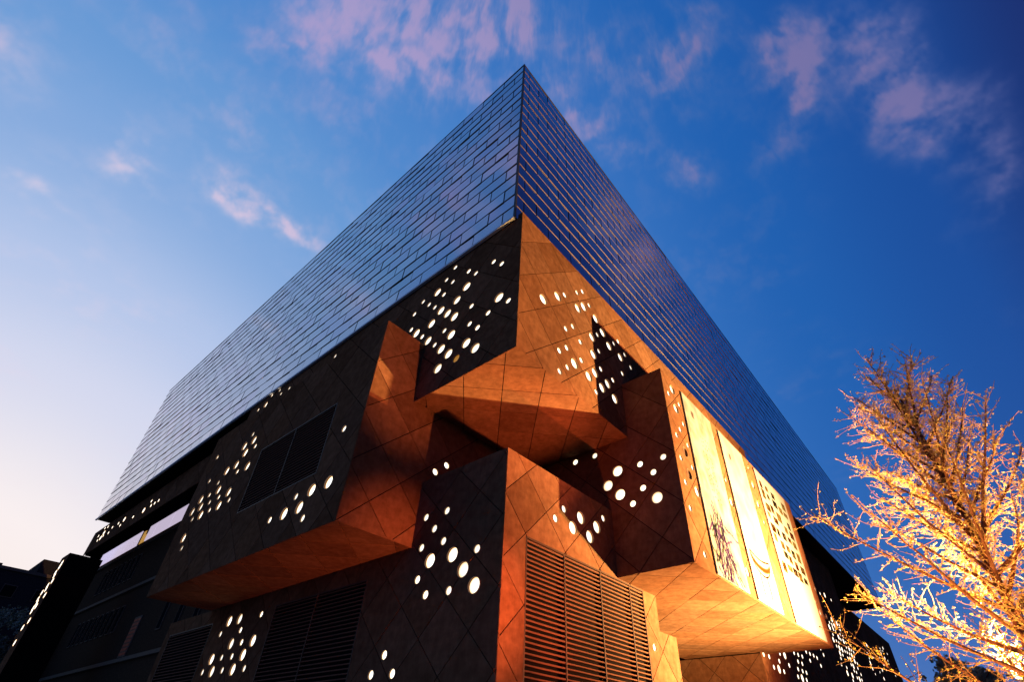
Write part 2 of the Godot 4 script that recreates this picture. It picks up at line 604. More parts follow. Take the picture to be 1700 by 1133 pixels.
func round_tree(at: Vector3, height: float, width: float, seed_: int, label: String, tint: Color) -> void:
	var r := RandomNumberGenerator.new()
	r.seed = seed_
	var t := node("evergreen_tree", self, at)
	tag(t, label, "tree")
	var st := SurfaceTool.new()
	st.begin(Mesh.PRIMITIVE_TRIANGLES)
	add_tube(st, [Vector3.ZERO, Vector3(0.1, height * 0.5, 0), Vector3(0, height * 0.85, 0.1)], [0.22, 0.15, 0.04], 8)
	for b in 9:
		var a := b * 2.4
		var y := height * (0.3 + 0.05 * b)
		add_tube(st, [Vector3(0.05, y, 0), Vector3(cos(a) * width * 0.25, y + height * 0.08, sin(a) * width * 0.25), Vector3(cos(a) * width * 0.42, y + height * 0.18, sin(a) * width * 0.42)], [0.09, 0.05, 0.015], 5)
	put("trunk", st.commit(), M.bark, t)
	var mm := MultiMesh.new()
	mm.transform_format = MultiMesh.TRANSFORM_3D
	mm.use_colors = true
	mm.mesh = leaf_tuft()
	var clumps := []
	for c in 26:
		var d := Vector3(r.randfn(), r.randfn() * 0.8, r.randfn()).normalized() * pow(r.randf(), 0.4)
		clumps.append([Vector3(d.x * width * 0.46, height * 0.64 + d.y * height * 0.34, d.z * width * 0.46), r.randf_range(0.1, 0.2) * width])
	mm.instance_count = 5200
	for i in 5200:
		var c = clumps[i % clumps.size()]
		var p: Vector3 = c[0] + Vector3(r.randfn(), r.randfn() * 0.7, r.randfn()) * c[1] * 0.5
		mm.set_instance_transform(i, Transform3D(Basis.from_euler(Vector3(r.randf() * 3, r.randf() * TAU, r.randf() * 3)).scaled(Vector3.ONE * r.randf_range(0.10, 0.22)), p))
		var g := r.randf_range(0.6, 1.3)
		mm.set_instance_color(i, Color(tint.r * g, tint.g * g, tint.b * g))
	var leaves := MultiMeshInstance3D.new()
	leaves.name = "crown"
	leaves.multimesh = mm
	leaves.material_override = M.leaf
	t.add_child(leaves, true)
	stuff(leaves)

# ---------------------------------------------------------------- street things

func flood_post(at: Vector3, top: float, label: String) -> Node3D:
	var t := node("floodlight_post", self, at)
	tag(t, label, "lamp", "floodlights standing on the pavement")
	var st := SurfaceTool.new()
	st.begin(Mesh.PRIMITIVE_TRIANGLES)
	add_tube(st, [Vector3.ZERO, Vector3(0, top, 0)], [0.05, 0.035], 12)
	put("pole", st.commit(), M.steel, t)
	var bs := CylinderMesh.new()
	bs.top_radius = 0.11
	bs.bottom_radius = 0.14
	bs.height = 0.06
	put("base_plate", bs, M.steel, t, Vector3(0, 0.03, 0))
	return t

func flood_head(post: Node3D, y: float, aim: Vector3, energy: float, color: Color, angle: float, soft: float) -> void:
	var head := node("flood_head", post, Vector3(0, y, 0))
	head.look_at_from_position(post.position + Vector3(0, y, 0), aim)
	var st := SurfaceTool.new()
	st.begin(Mesh.PRIMITIVE_TRIANGLES)
	add_box(st, Vector3(-0.19, -0.13, -0.10), Vector3(0.19, 0.13, -0.02))
	add_box(st, Vector3(-0.15, -0.10, -0.02), Vector3(0.15, 0.10, 0.06))
	for k in 6:
		add_box(st, Vector3(-0.14 + k * 0.052, -0.09, 0.06), Vector3(-0.128 + k * 0.052, 0.09, 0.10))
	put("housing", st.commit(), M.steel, head)
	put("lamp_glass", box(Vector3(-0.17, -0.11, -0.108), Vector3(0.17, 0.11, -0.1025)), M.lamp, head)
	var s := SpotLight3D.new()
	s.name = "flood_light"
	s.light_energy = energy
	s.light_color = color
	s.spot_range = 90
	s.spot_attenuation = 2
	s.spot_angle = angle
	s.spot_angle_attenuation = soft
	s.light_size = 0.1
	s.shadow_enabled = true
	head.add_child(s)
	s.position = Vector3(0, 0, -0.16)

func uplight(at: Vector3, aim: Vector3, energy: float, color: Color, angle: float, label: String) -> void:
	var well := node("ground_uplight", self, at)
	tag(well, label, "lamp", "uplights sunk in the paving")
	var ring := CylinderMesh.new()
	ring.top_radius = 0.14
	ring.bottom_radius = 0.16
	ring.height = 0.04
	put("collar", ring, M.steel, well, Vector3(0, 0.02, 0))
	var lens := CylinderMesh.new()
	lens.top_radius = 0.11
	lens.bottom_radius = 0.11
	lens.height = 0.01
	put("lamp_glass", lens, M.lamp, well, Vector3(0, 0.046, 0))
	var wl := SpotLight3D.new()
	wl.name = "well_light"
	wl.light_color = color
	wl.light_energy = energy
	wl.spot_range = 60
	wl.spot_attenuation = 2
	wl.spot_angle = angle
	wl.spot_angle_attenuation = 1.0
	wl.light_size = 0.1
	wl.shadow_enabled = true
	well.add_child(wl)
	wl.look_at_from_position(at + Vector3(0, 0.1, 0), aim, Vector3.FORWARD)

# ---------------------------------------------------------------- banners

func banner_mesh(z0: float, z1: float, y0: float, y1: float, x: float) -> ArrayMesh:
	var st := SurfaceTool.new()
	st.begin(Mesh.PRIMITIVE_TRIANGLES)
	var corners := [[Vector3(x, y0, z0), Vector2(0, 1)], [Vector3(x, y1, z0), Vector2(0, 0)], [Vector3(x, y1, z1), Vector2(1, 0)], [Vector3(x, y0, z1), Vector2(1, 1)]]
	for i in [0, 1, 2, 0, 2, 3]:
		st.set_normal(Vector3.RIGHT)
		st.set_uv(corners[i][1])
		st.add_vertex(corners[i][0])
	var m := st.commit()
	var b := SurfaceTool.new()
	b.begin(Mesh.PRIMITIVE_TRIANGLES)
	add_box(b, Vector3(x - 0.035, y0, z1), Vector3(x - 0.004, y1, z0))
	b.commit(m)
	return m

func dab(im: Image, x: float, y: float, rx: float, ry: float, c: Color, k: float) -> void:
	for j in range(maxi(0, int(y - ry)), mini(im.get_height() - 1, int(y + ry)) + 1):
		for i in range(maxi(0, int(x - rx)), mini(im.get_width() - 1, int(x + rx)) + 1):
			var d := pow((i - x) / rx, 2) + pow((j - y) / ry, 2)
			if d < 1.0:
				im.set_pixel(i, j, im.get_pixel(i, j).lerp(c, k * (1.0 - d)))

func banner_picture(which: int) -> ImageTexture:
	var w := 220
	var h := 560 if which < 2 else 380
	var r := RandomNumberGenerator.new()
	r.seed = 40 + which
	var im := Image.create_empty(w, h, false, Image.FORMAT_RGB8)
	im.fill(Color(0.93, 0.94, 0.9) if which < 2 else Color(0.94, 0.93, 0.9))
	var red := Color(0.25, 0.01, 0.01)
	if which == 0:
		for i in 240:
			dab(im, r.randf() * w, r.randf() * h, r.randf_range(8, 30), r.randf_range(10, 40), [Color(0.55, 0.62, 0.42), Color(0.7, 0.6, 0.45), Color(0.5, 0.55, 0.62)][i % 3], 0.2)
		for i in 26:
			dab(im, 58 + r.randfn(0, 3), 46 + i * 0.9, 12, 2.0, red, 0.25)
		for c in 4:
			var y := 120.0
			while y < 330:
				dab(im, 92 + c * 17 + r.randfn(0, 2), y, r.randf_range(2, 4), r.randf_range(2, 4), Color(0.10, 0.08, 0.03), 1.0)
				y += r.randf_range(11, 24)
		for s in 46:
			var x := r.randf_range(14, 120)
			var y := r.randf_range(345, 520)
			var a := r.randf_range(1.1, 1.9)
			var c: Color = [Color(0.13, 0.03, 0.24), Color(0.24, 0.06, 0.3), Color(0.10, 0.12, 0.06), Color(0.34, 0.12, 0.4)][s % 4]
			for q in r.randi_range(12, 44):
				dab(im, x, y, r.randf_range(1.5, 6), r.randf_range(2, 8), c, 0.6)
				x += cos(a) * 4
				y += sin(a) * 4
				a += r.randf_range(-0.3, 0.3)
	elif which == 1:
		for i in 90:
			dab(im, r.randf() * w, r.randf() * h, 26, 32, Color(0.62, 0.6, 0.64), 0.22)
		for i in 22:
			dab(im, 66, 66 + i * 1.0, 12, 2, red, 0.25)
		# a footed vessel in ochre line at the foot of the sheet
		var ink := Color(0.22, 0.11, 0.02)
		for i in 130:
			var f := i / 129.0
			var rim := 78 * sqrt(1 - pow(2 * f - 1, 2))
			dab(im, 110 + (f - 0.5) * 170, 410 + 12 * sin(f * PI), 3, 3, ink, 0.8)
			dab(im, 110 + (f - 0.5) * 170, 412 + rim * 0.75, 3, 3, ink, 0.8)
			dab(im, 110 + (f - 0.5) * 168, 418 + rim * 0.4, 6, 10, Color(0.40, 0.24, 0.06), 0.4)
		for leg in [-34, 26]:
			for i in 70:
				dab(im, 110 + leg + (2.0 if leg > 0 else -2.0) * sin(i * 0.05), 468 + i, 4, 3, ink, 0.6)
	else:
		for row in 8:
			for col in 5:
				if r.randf() < 0.1:
					continue
				var x0 := 16 + col * 39 + r.randi_range(-3, 3)
				var y0 := 24 + row * 30 + r.randi_range(-4, 4)
				var ww := r.randi_range(18, 36)
				var hh := r.randi_range(14, 27)
				var c: Color = [Color(0.12, 0.02, 0.01), Color(0.26, 0.12, 0.03), Color(0.36, 0.24, 0.1), Color(0.08, 0.05, 0.04), Color(0.28, 0.07, 0.02), Color(0.48, 0.38, 0.2)][r.randi_range(0, 5)]
				im.fill_rect(Rect2i(x0, y0, ww, hh), c)
				for q in 5:
					dab(im, x0 + r.randf() * ww, y0 + r.randf() * hh, r.randf_range(3, 8), r.randf_range(3, 6), Color(0.7, 0.6, 0.4), 0.7)
	return ImageTexture.create_from_image(im)

# ----------------------------------------------------------------

func _ready() -> void:
	rng.seed = 7
	# camera, sky, sun, exposure
	var cam := Camera3D.new()
	cam.name = "camera"
	add_child(cam)
	cam.position = EYE
	cam.basis = Basis.from_euler(Vector3(deg_to_rad(37.1252), deg_to_rad(40.6407), deg_to_rad(1.7115)))
	cam.set_frustum(0.2 * 0.68313, Vector2(-0.028165, 0.096084) * 0.1, 0.1, 1500.0)
	cam.current = true
	var env := Environment.new()
	env.background_mode = Environment.BG_SKY
	env.sky = make_sky()
	env.background_energy_multiplier = 1.0
	env.tonemap_mode = Environment.TONE_MAPPER_LINEAR
	env.tonemap_exposure = 1.0
	env.sdfgi_enabled = true
	env.ssao_enabled = true
	env.ssil_enabled = true
	var we := WorldEnvironment.new()
	we.name = "world"
	we.environment = env
	add_child(we)
	var sun := DirectionalLight3D.new()
	sun.name = "sun"
	sun.light_color = Color(1.0, 0.72, 0.55)
	sun.light_energy = 0.03
	sun.light_angular_distance = 6.0
	sun.shadow_enabled = true
	sun.rotation = Vector3(deg_to_rad(-2.0), deg_to_rad(-88.0), 0)
	add_child(sun)

	# materials
	var rust := noise_tex(0.007, Color(0.80, 0.78, 0.76), Color(1, 1, 1), 6, 1024, 3)
	var rough_tex := noise_tex(0.03, Color(0.5, 0.5, 0.5), Color(1, 1, 1), 4, 512, 9)
	var streaks := noise_tex(0.02, Color(0.86, 0.85, 0.84), Color(1, 1, 1), 4, 512, 15)
	M.corten = []
	var nth := 0
	for k in [[0.255, 0.110, 0.054], [0.215, 0.089, 0.043], [0.295, 0.128, 0.064], [0.235, 0.104, 0.054], [0.275, 0.113, 0.053]]:
		var m := triplanar(mat(lin(k[0], k[1], k[2]), 0.8, 0.0), rust, Vector3(0.22, 0.34, 0.22) * (0.8 + 0.13 * nth))
		m.uv1_offset = Vector3(0.37, 0.61, 0.23) * nth
		nth += 1
		m.roughness_texture = rough_tex
		m.detail_enabled = true
		m.detail_blend_mode = BaseMaterial3D.BLEND_MODE_MUL
		m.detail_uv_layer = BaseMaterial3D.DETAIL_UV_2
		m.detail_albedo = streaks
		m.uv2_triplanar = true
		m.uv2_world_triplanar = true
		m.uv2_scale = Vector3(0.5, 0.2, 0.5)
		m.uv2_offset = Vector3(0.41, 0.17, 0.73) * nth
		m.metallic_specular = 0.0
		M.corten.append(m)
	M.core = mat(lin(0.012, 0.009, 0.008), 0.9)
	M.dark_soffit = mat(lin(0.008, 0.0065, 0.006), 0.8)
	M.red_soffit = mat(lin(0.06, 0.022, 0.013), 0.8)
	M.slat = mat(lin(0.19, 0.085, 0.05), 0.8, 0.0)
	M.frame = mat(lin(0.06, 0.027, 0.015), 0.6, 0.1)
	M.rim = mat(lin(0.16, 0.09, 0.05), 0.6, 0.0)
	var fade := Gradient.new()
	fade.offsets = PackedFloat32Array([0.0, 0.55, 0.86, 1.0])
	fade.colors = PackedColorArray([Color(1, 1, 1), Color(1, 0.98, 0.93), Color(1, 0.88, 0.68), Color(0.95, 0.62, 0.32)])
	var lens_tex := GradientTexture2D.new()
	lens_tex.gradient = fade
	lens_tex.width = 64
	lens_tex.height = 64
	lens_tex.fill = GradientTexture2D.FILL_RADIAL
	lens_tex.fill_from = Vector2(0.5, 0.5)
	lens_tex.fill_to = Vector2(1.0, 0.5)
	M.portholes = []
	for e in [1.3, 1.75, 2.4]:
		var pl := mat(Color(0.8, 0.78, 0.7), 0.4)
		pl.emission_enabled = true
		pl.emission = Color.BLACK
		pl.emission_texture = lens_tex
		pl.emission_energy_multiplier = e
		M.portholes.append(pl)
	M.porthole = M.portholes[1]
	M.dim = glow(Color(0.9, 0.62, 0.25), 0.45)
	M.unlit = mat(lin(0.10, 0.05, 0.03), 0.6)
	M.glass = []
	for k in [[0.44, 0.45, 0.49], [0.38, 0.40, 0.45], [0.49, 0.49, 0.53], [0.45, 0.42, 0.49]]:
		M.glass.append(mat(lin(k[0], k[1], k[2]), 0.09, 1.0))
	M.ledge = mat(lin(0.17, 0.12, 0.10), 0.5, 0.1)
	M.drip = mat(lin(0.75, 0.75, 0.78), 0.5, 0.0)
	M.post = mat(lin(0.03, 0.03, 0.035), 0.5, 0.4)
	M.mirror = mat(lin(0.6, 0.6, 0.64), 0.05, 1.0)
	M.lit = glow(Color(1.0, 0.76, 0.38), 0.42)
	M.strip = glow(Color(0.86, 0.80, 0.90), 0.75)  # emission stands in for pale sky mirrored in the strip glazing
	M.steel = mat(lin(0.08, 0.08, 0.085), 0.45, 0.6)
	M.lamp = glow(Color(1.0, 0.78, 0.45), 6.0)
	M.bulb = glow(Color(1.0, 0.86, 0.6), 14.0)
	M.bark = triplanar(mat(lin(0.26, 0.11, 0.07), 0.9), noise_tex(0.05, Color(0.5, 0.48, 0.45), Color(1, 1, 1), 4, 256, 21), Vector3(3, 1.2, 3))
	M.twig = mat(lin(0.42, 0.22, 0.11), 0.8)
	M.leaf = mat(Color.WHITE, 0.6)
	M.leaf.vertex_color_use_as_albedo = true
	M.leaf.backlight_enabled = true
	M.leaf.backlight = Color(0.5, 0.5, 0.4)
	M.leaf.cull_mode = BaseMaterial3D.CULL_DISABLED
	var grain := noise_tex(0.04, Color(0.7, 0.7, 0.7), Color(1, 1, 1), 5, 512, 33)
	M.paving = triplanar(mat(lin(0.30, 0.28, 0.26), 0.85), grain, Vector3(0.4, 0.4, 0.4))
	M.asphalt = triplanar(mat(lin(0.05, 0.05, 0.052), 0.9), grain, Vector3(0.8, 0.8, 0.8))
	M.ground = triplanar(mat(lin(0.10, 0.095, 0.09), 0.95), grain, Vector3(0.1, 0.1, 0.1))
	M.kerb = mat(lin(0.33, 0.32, 0.30), 0.8)
	M.render_wall = triplanar(mat(lin(0.10, 0.052, 0.030), 0.9), grain, Vector3(0.3, 0.3, 0.3))
	M.stone_trim = mat(lin(0.20, 0.125, 0.08), 0.85)
	M.pane = mat(lin(0.010, 0.009, 0.009), 0.8, 0.0)
	M.concrete = triplanar(mat(lin(0.075, 0.055, 0.05), 0.9), grain, Vector3(0.2, 0.2, 0.2))

	# ground
	struct(put("ground", box(Vector3(-450, -0.3, -450), Vector3(450, -0.012, 450)), M.ground))
	var slab_parent := node("pavement")
	struct(slab_parent)
	put("sub_base", box(Vector3(-70, -0.2, -70), Vector3(13.0, 0.0, 12.5)), M.kerb, slab_parent)
	var slab := box(Vector3(0.006, 0, 0.006), Vector3(1.194, 0.02, 1.194))
	for i in 14:
		for j in 15:
			put("paving_slab", slab, M.paving, slab_parent, Vector3(-3.8 + i * 1.2, 0.001 if (i + j) % 2 else 0.003, -5.6 + j * 1.2))
	struct(put("road", box(Vector3(13.25, -0.2, -200), Vector3(24, -0.008, 200)), M.asphalt))
	struct(put("kerb", box(Vector3(13.0, -0.2, -70), Vector3(13.25, 0.02, 12.75)), M.kerb))

	build_museum()
	build_surroundings()

func build_museum() -> void:
	var b := node("museum_building")
	tag(b, "museum building of stacked rusty steel blocks under a huge glazed box", "building")

	# upper glazed box
	var up := node("glass_volume", b)
	put("core", box(Vector3(-48.0, UP_BOTTOM - 0.02, -64.6), Vector3(-0.03, UP_TOP - 0.03, -0.03)), M.core, up)
	put("lower_rim", box(Vector3(-48.0, UP_BOTTOM - 0.79, -64.6), Vector3(-0.03, UP_BOTTOM - 0.022, -22.25)), M.red_soffit, up)
	put("corner_post", box(Vector3(-0.028, UP_BOTTOM - 0.03, -0.028), Vector3(0.045, UP_TOP, 0.045)), M.post, up)
	put("parapet_cap", box(Vector3(-48.02, UP_TOP + 0.001, -64.62), Vector3(0.03, UP_TOP + 0.03, 0.03)), M.post, up)
	put("drip_edge", box(Vector3(-48.0, UP_BOTTOM - 0.11, -0.028), Vector3(0.0, UP_BOTTOM - 0.005, 0.085)), M.drip, up)
	glazing(up)

	# corner block under the glass
	var f1h := [[-0.96, 16.15, 0], [-0.54, 15.71, 0], [-3.16, 17.51, 0], [-2.29, 16.62, 0], [-1.86, 16.18, 0], [-3.6, 17.08, 0], [-3.17, 16.65, 0], [-2.29, 15.76, 1], [-4.05, 16.66, 1], [-3.6, 16.22, 0], [-2.74, 15.33, 1], [-4.92, 16.69, 0], [-4.46, 16.22, 0], [-4.04, 15.79, 0], [-3.61, 15.34, 1], [-3.18, 14.91, 1], [-2.74, 14.47, 1], [-1.87, 14.44, 0], [-0.54, 13.98, 1], [-0.1, 13.53, 0], [-0.99, 13.54, 0], [-5.36, 16.25, 0], [-4.05, 14.91, 1], [-1.85, 13.56, 0], [-1.43, 13.13, 0], [-5.34, 15.36, 0], [-4.93, 14.93, 1], [-4.49, 14.49, 0], [-4.07, 14.05, 1], [-3.61, 13.58, 0], [-3.2, 13.16, 1], [-2.75, 12.7, 1], [-2.3, 12.25, 2], [-3.2, 12.28, 1], [-3.18, 14.03, 0], [-2.76, 13.59, 1], [-1.9, 12.71, 1], [-1.43, 12.23, 1], [-11.46, 17.24, 0], [-15.71, 17.27, 0], [-16.96, 17.71, 0], [-16.58, 17.3, 0], [-17.82, 17.75, 0], [-18.21, 17.29, 1], [-19.05, 17.29, 0], [-17.75, 15.95, 0]]
	var f1rh := [[1.32, 14.38, 1], [2.16, 15.25, 1], [2.6, 15.7, 0], [3.46, 16.58, 0], [3.87, 17, 0], [3.46, 15.7, 1], [3.89, 16.14, 1], [4.31, 16.56, 0], [4.75, 16.15, 1], [2.61, 13.96, 0], [3.05, 14.41, 0], [4.35, 14.84, 1], [4.77, 15.28, 0], [5.2, 15.72, 1], [3.5, 13.98, 0], [2.19, 12.64, 0], [2.62, 13.07, 0], [5.63, 15.29, 1], [6.06, 15.74, 0], [6.47, 16.14, 0], [4.36, 13.97, 1], [4.78, 14.42, 0], [6.51, 15.29, 1], [6.93, 15.72, 0], [2.18, 11.75, 0], [2.63, 12.21, 0], [3.06, 12.66, 1], [3.5, 13.1, 0], [3.93, 12.65, 1], [4.37, 13.09, 1], [4.81, 13.55, 0], [6.51, 14.42, 0], [7.35, 15.28, 0], [4.36, 12.21, 0], [4.79, 12.66, 1], [5.23, 13.11, 1], [5.66, 13.55, 0], [5.66, 12.66, 1]]
	var c1 := node("corten_block", b)
	put("core", box(Vector3(-20.1, 11.41, -22.0), Vector3(0.24, 17.80, -0.15)), M.core, c1)
	put("ledge", box(Vector3(0.125, 17.81, -22.0), Vector3(0.33, 18.02, -0.06)), M.corten[1], c1)
	clad(c1, ["z", -0.05], rect(-20.2, 11.31, 0.34, 17.80), 0.25, 12.6, f1h)
	clad(c1, ["x", 0.34], PackedVector2Array([Vector2(0.05, 11.31), Vector2(22.0, 11.31), Vector2(22.0, 18.03), Vector2(0.05, 18.03)]), 14.4, 12.63, f1rh)
	clad(c1, ["b", 11.31], PackedVector2Array([Vector2(-4.1, -6.34), Vector2(0.34, -6.34), Vector2(0.34, -0.05), Vector2(-4.1, -0.05)]), -0.97, -0.0)

	# left block with the louvre
	var p2h := [[-12.93, 12.54, 0], [-12.53, 12.1, 1], [-12.1, 11.66, 0], [-13.35, 12.1, 1], [-12.93, 11.65, 1], [-16.31, 12.58, 0], [-13.39, 11.23, 1], [-14.23, 11.22, 1], [-12.94, 10.78, 0], [-12.09, 10.75, 1], [-5.16, 9.79, 0], [-15.92, 11.26, 0], [-14.66, 10.8, 0], [-14.25, 10.36, 1], [-12.98, 9.9, 1], [-15.1, 10.37, 0], [-13.85, 9.93, 0], [-15.94, 10.39, 1], [-15.56, 9.96, 1], [-14.69, 9.93, 0], [-12.58, 9.46, 0], [-16.38, 9.95, 1], [-14.29, 9.49, 0], [-13.45, 9.46, 1], [-15.11, 9.49, 1], [-15.93, 9.51, 0], [-15.98, 8.71, 1], [-5.17, 7.98, 1], [-6.06, 7.99, 1], [-6.95, 8.03, 0], [-6.51, 7.56, 1], [-7.4, 7.59, 1], [-8.26, 7.6, 0], [-6.08, 7.12, 0], [-15.63, 8.22, 0]]
	var c2 := node("corten_block", b)
	put("core", box(Vector3(-17.2, 6.72, -3.9), Vector3(-4.32, 13.80, 1.48)), M.core, c2)
	var open2 := rect(-11.2, 8.57, -6.1, 11.16)
	clad(c2, ["z", 1.6], rect(-17.3, 6.6, -4.2, 13.9), 4.1, 12.1, p2h, [open2], 1.81)
	clad(c2, ["x", -4.2], rect(-1.6, 6.6, 4.2, 13.9), 12.1, 8.2, [[1.84, 9.69, 0], [1.4, 9.26, 0]], [], 1.81)
	clad(c2, ["b", 6.6], rect(-17.3, -0.94, -4.2, 1.6), 0.4, 0.3, [], [], 1.81)
	louvre(c2, ["z", 1.6], [-11.2, -8.65, -6.1], 8.57, 11.16)

	# block that hangs over the pavement and carries the banners
	var c4 := node("corten_block", b)
	put("core", box(Vector3(-5.2, 6.57, -21.5), Vector3(1.88, 13.66, -6.46)), M.core, c4)
	clad(c4, ["z", -6.34], rect(-5.2, 6.45, 2.0, 13.75), 13.94, 8.08, [[-2.01, 11.06, 0], [-1.12, 11.04, 0], [-0.22, 10.11, 1], [-0.66, 9.67, 1], [-0.21, 9.2, 1], [0.24, 8.74, 0], [0.68, 9.19, 0], [1.13, 8.72, 1], [0.68, 10.09, 0], [1.13, 9.64, 0], [1.56, 10.08, 0]], [], 1.81)
	clad(c4, ["x", 2.0], rect(6.34, 6.45, 21.6, 13.75), 20.1, 5.57, [[7.17, 13.22, 1], [6.75, 12.79, 0], [7.2, 12.35, 1], [7.6, 12.76, 0], [7.64, 11.89, 0], [7.21, 11.44, 0], [6.79, 11, 0], [7.27, 10.54, 3], [7.67, 10.99, 0], [6.79, 10.09, 0], [7.25, 9.66, 3], [7.69, 10.1, 0], [6.8, 9.19, 0], [7.7, 9.19, 1], [6.8, 8.28, 0], [7.27, 6.93, 0], [11.16, 11.01, 0], [11.21, 10.08, 1], [15.09, 13.25, 0], [15.1, 12.36, 1], [15.09, 11.39, 1], [15.22, 10.58, 0], [11.14, 7.37, 1], [21.49, 9.12, 0], [20.69, 8.34, 0], [21.07, 7.91, 1], [22.12, 7.95, 0]], [], 1.82)
	clad(c4, ["b", 6.45], rect(-5.2, -21.6, 2.0, -6.34), -1.0, -6.53)
	put("top_cap", box(Vector3(0.35, 13.66, -21.55), Vector3(1.98, 13.74, -6.36)), M.corten[0], c4)

	# ground block at the corner
	var c7 := node("corten_block", b)
	put("core", box(Vector3(-21.4, 0.0, -8.8), Vector3(-0.73, 6.4, -1.08)), M.core, c7)
	put("upper_core", box(Vector3(-4.5, 6.4, -6.3), Vector3(-0.71, 8.6, -1.06)), M.core, c7)
	put("rear_core", box(Vector3(-5.0, 0.0, -10.0), Vector3(-0.71, 5.2, -8.8)), M.core, c7)
	put("roof_cap", box(Vector3(-4.1, 8.61, -6.3), Vector3(-0.61, 8.69, -0.96)), M.corten[0], c7)
	var open7 := rect(1.84, 2.4, 7.93, 6.4)
	var open_a := rect(-11.5, 2.4, -6.1, 6.0)
	var open_b := rect(-21.0, 2.4, -16.6, 6.0)
	clad(c7, ["z", -0.94], PackedVector2Array([Vector2(-21.6, 0), Vector2(-0.59, 0), Vector2(-0.59, 8.7), Vector2(-4.6, 8.7), Vector2(-4.6, 6.6), Vector2(-21.6, 6.6)]), 6.1, 9.2, [[-2.84, 7.4, 0], [-3.74, 7.42, 0], [-3.29, 6.97, 0], [-2.83, 6.51, 0], [-3.74, 6.51, 0], [-3.29, 6.06, 1], [-2.4, 6.05, 1], [-1.49, 6.02, 0], [-1.94, 5.58, 1], [-1.49, 5.12, 1], [-3.71, 5.62, 0], [-3.28, 5.16, 0], [-2.39, 5.13, 0], [-4.61, 3.85, 0], [-5.04, 3.42, 0], [-4.15, 3.39, 0], [-15.1, 5.92, 1], [-14.23, 5.9, 1], [-12.49, 5.85, 0], [-13.8, 5.46, 0], [-15.51, 5.5, 0], [-14.23, 5.03, 1], [-13.37, 5, 0], [-12.5, 4.97, 1], [-15.5, 4.61, 1], [-14.64, 4.6, 0], [-13.79, 4.57, 0], [-12.93, 4.55, 1], [-15.92, 4.2, 0], [-15.09, 4.17, 1], [-14.21, 4.15, 0], [-13.37, 4.12, 1], [-12.48, 4.09, 0]], [open_a, open_b])
	clad(c7, ["x", -0.59], PackedVector2Array([Vector2(0.94, 0), Vector2(10.05, 0), Vector2(10.05, 5.32), Vector2(8.86, 5.32), Vector2(8.86, 6.45), Vector2(6.34, 6.45), Vector2(6.34, 8.7), Vector2(0.94, 8.7)]), 8.27, 2.92, [[3.11, 7.34, 0], [3.54, 7.78, 0], [4.42, 7.8, 1], [3.98, 7.34, 1], [5.75, 8.23, 0], [5.32, 7.79, 1], [4.88, 7.34, 1], [8.34, 4.75, 0]], [open7])
	louvre(c7, ["x", -0.59], [1.84, 3.5, 5.33, 7.06, 7.93], 2.4, 6.4)
	louvre(c7, ["z", -0.94], [-11.5, -8.8, -6.1], 2.4, 6.0)
	louvre(c7, ["z", -0.94], [-21.0, -16.6], 2.4, 6.0)

	# street wall further along
	var c8 := node("corten_block", b)
	put("core", box(Vector3(-9.0, 0.0, -46.6), Vector3(-1.27, 16.9, -20.95)), M.core, c8)
	clad(c8, ["x", -1.15], rect(20.8, 0, 46.7, 17.1), 25.0, 2.0, [])
	clad(c8, ["z", -20.8], rect(-6.5, 0, -1.15, 6.4), 2.0, 2.3, [])
	tiny_lights(c8, ["x", -1.15], [[21.12, 6.38, 0], [21.94, 6.39, 0], [23.94, 6.82, 0], [24.78, 6.85, 1], [23.51, 6.39, 0], [22.32, 5.96, 0], [23.12, 5.97, 1], [23.91, 5.95, 0], [26.81, 7.25, 0], [25.16, 6.4, 0], [27.62, 7.26, 0], [27.19, 6.85, 0], [28.43, 7.28, 0], [27.98, 6.84, 0], [29.64, 7.71, 0], [30.46, 7.71, 0], [30.03, 7.27, 0], [31.27, 7.72, 0], [32.01, 7.69, 0], [33.7, 8.48, 0], [34.08, 8.15, 0], [32.44, 7.29, 0], [26.76, 6.41, 0], [27.6, 6.41, 0], [28.36, 6.42, 0], [26.35, 5.99, 0], [27.14, 6, 1], [27.97, 6, 0]])
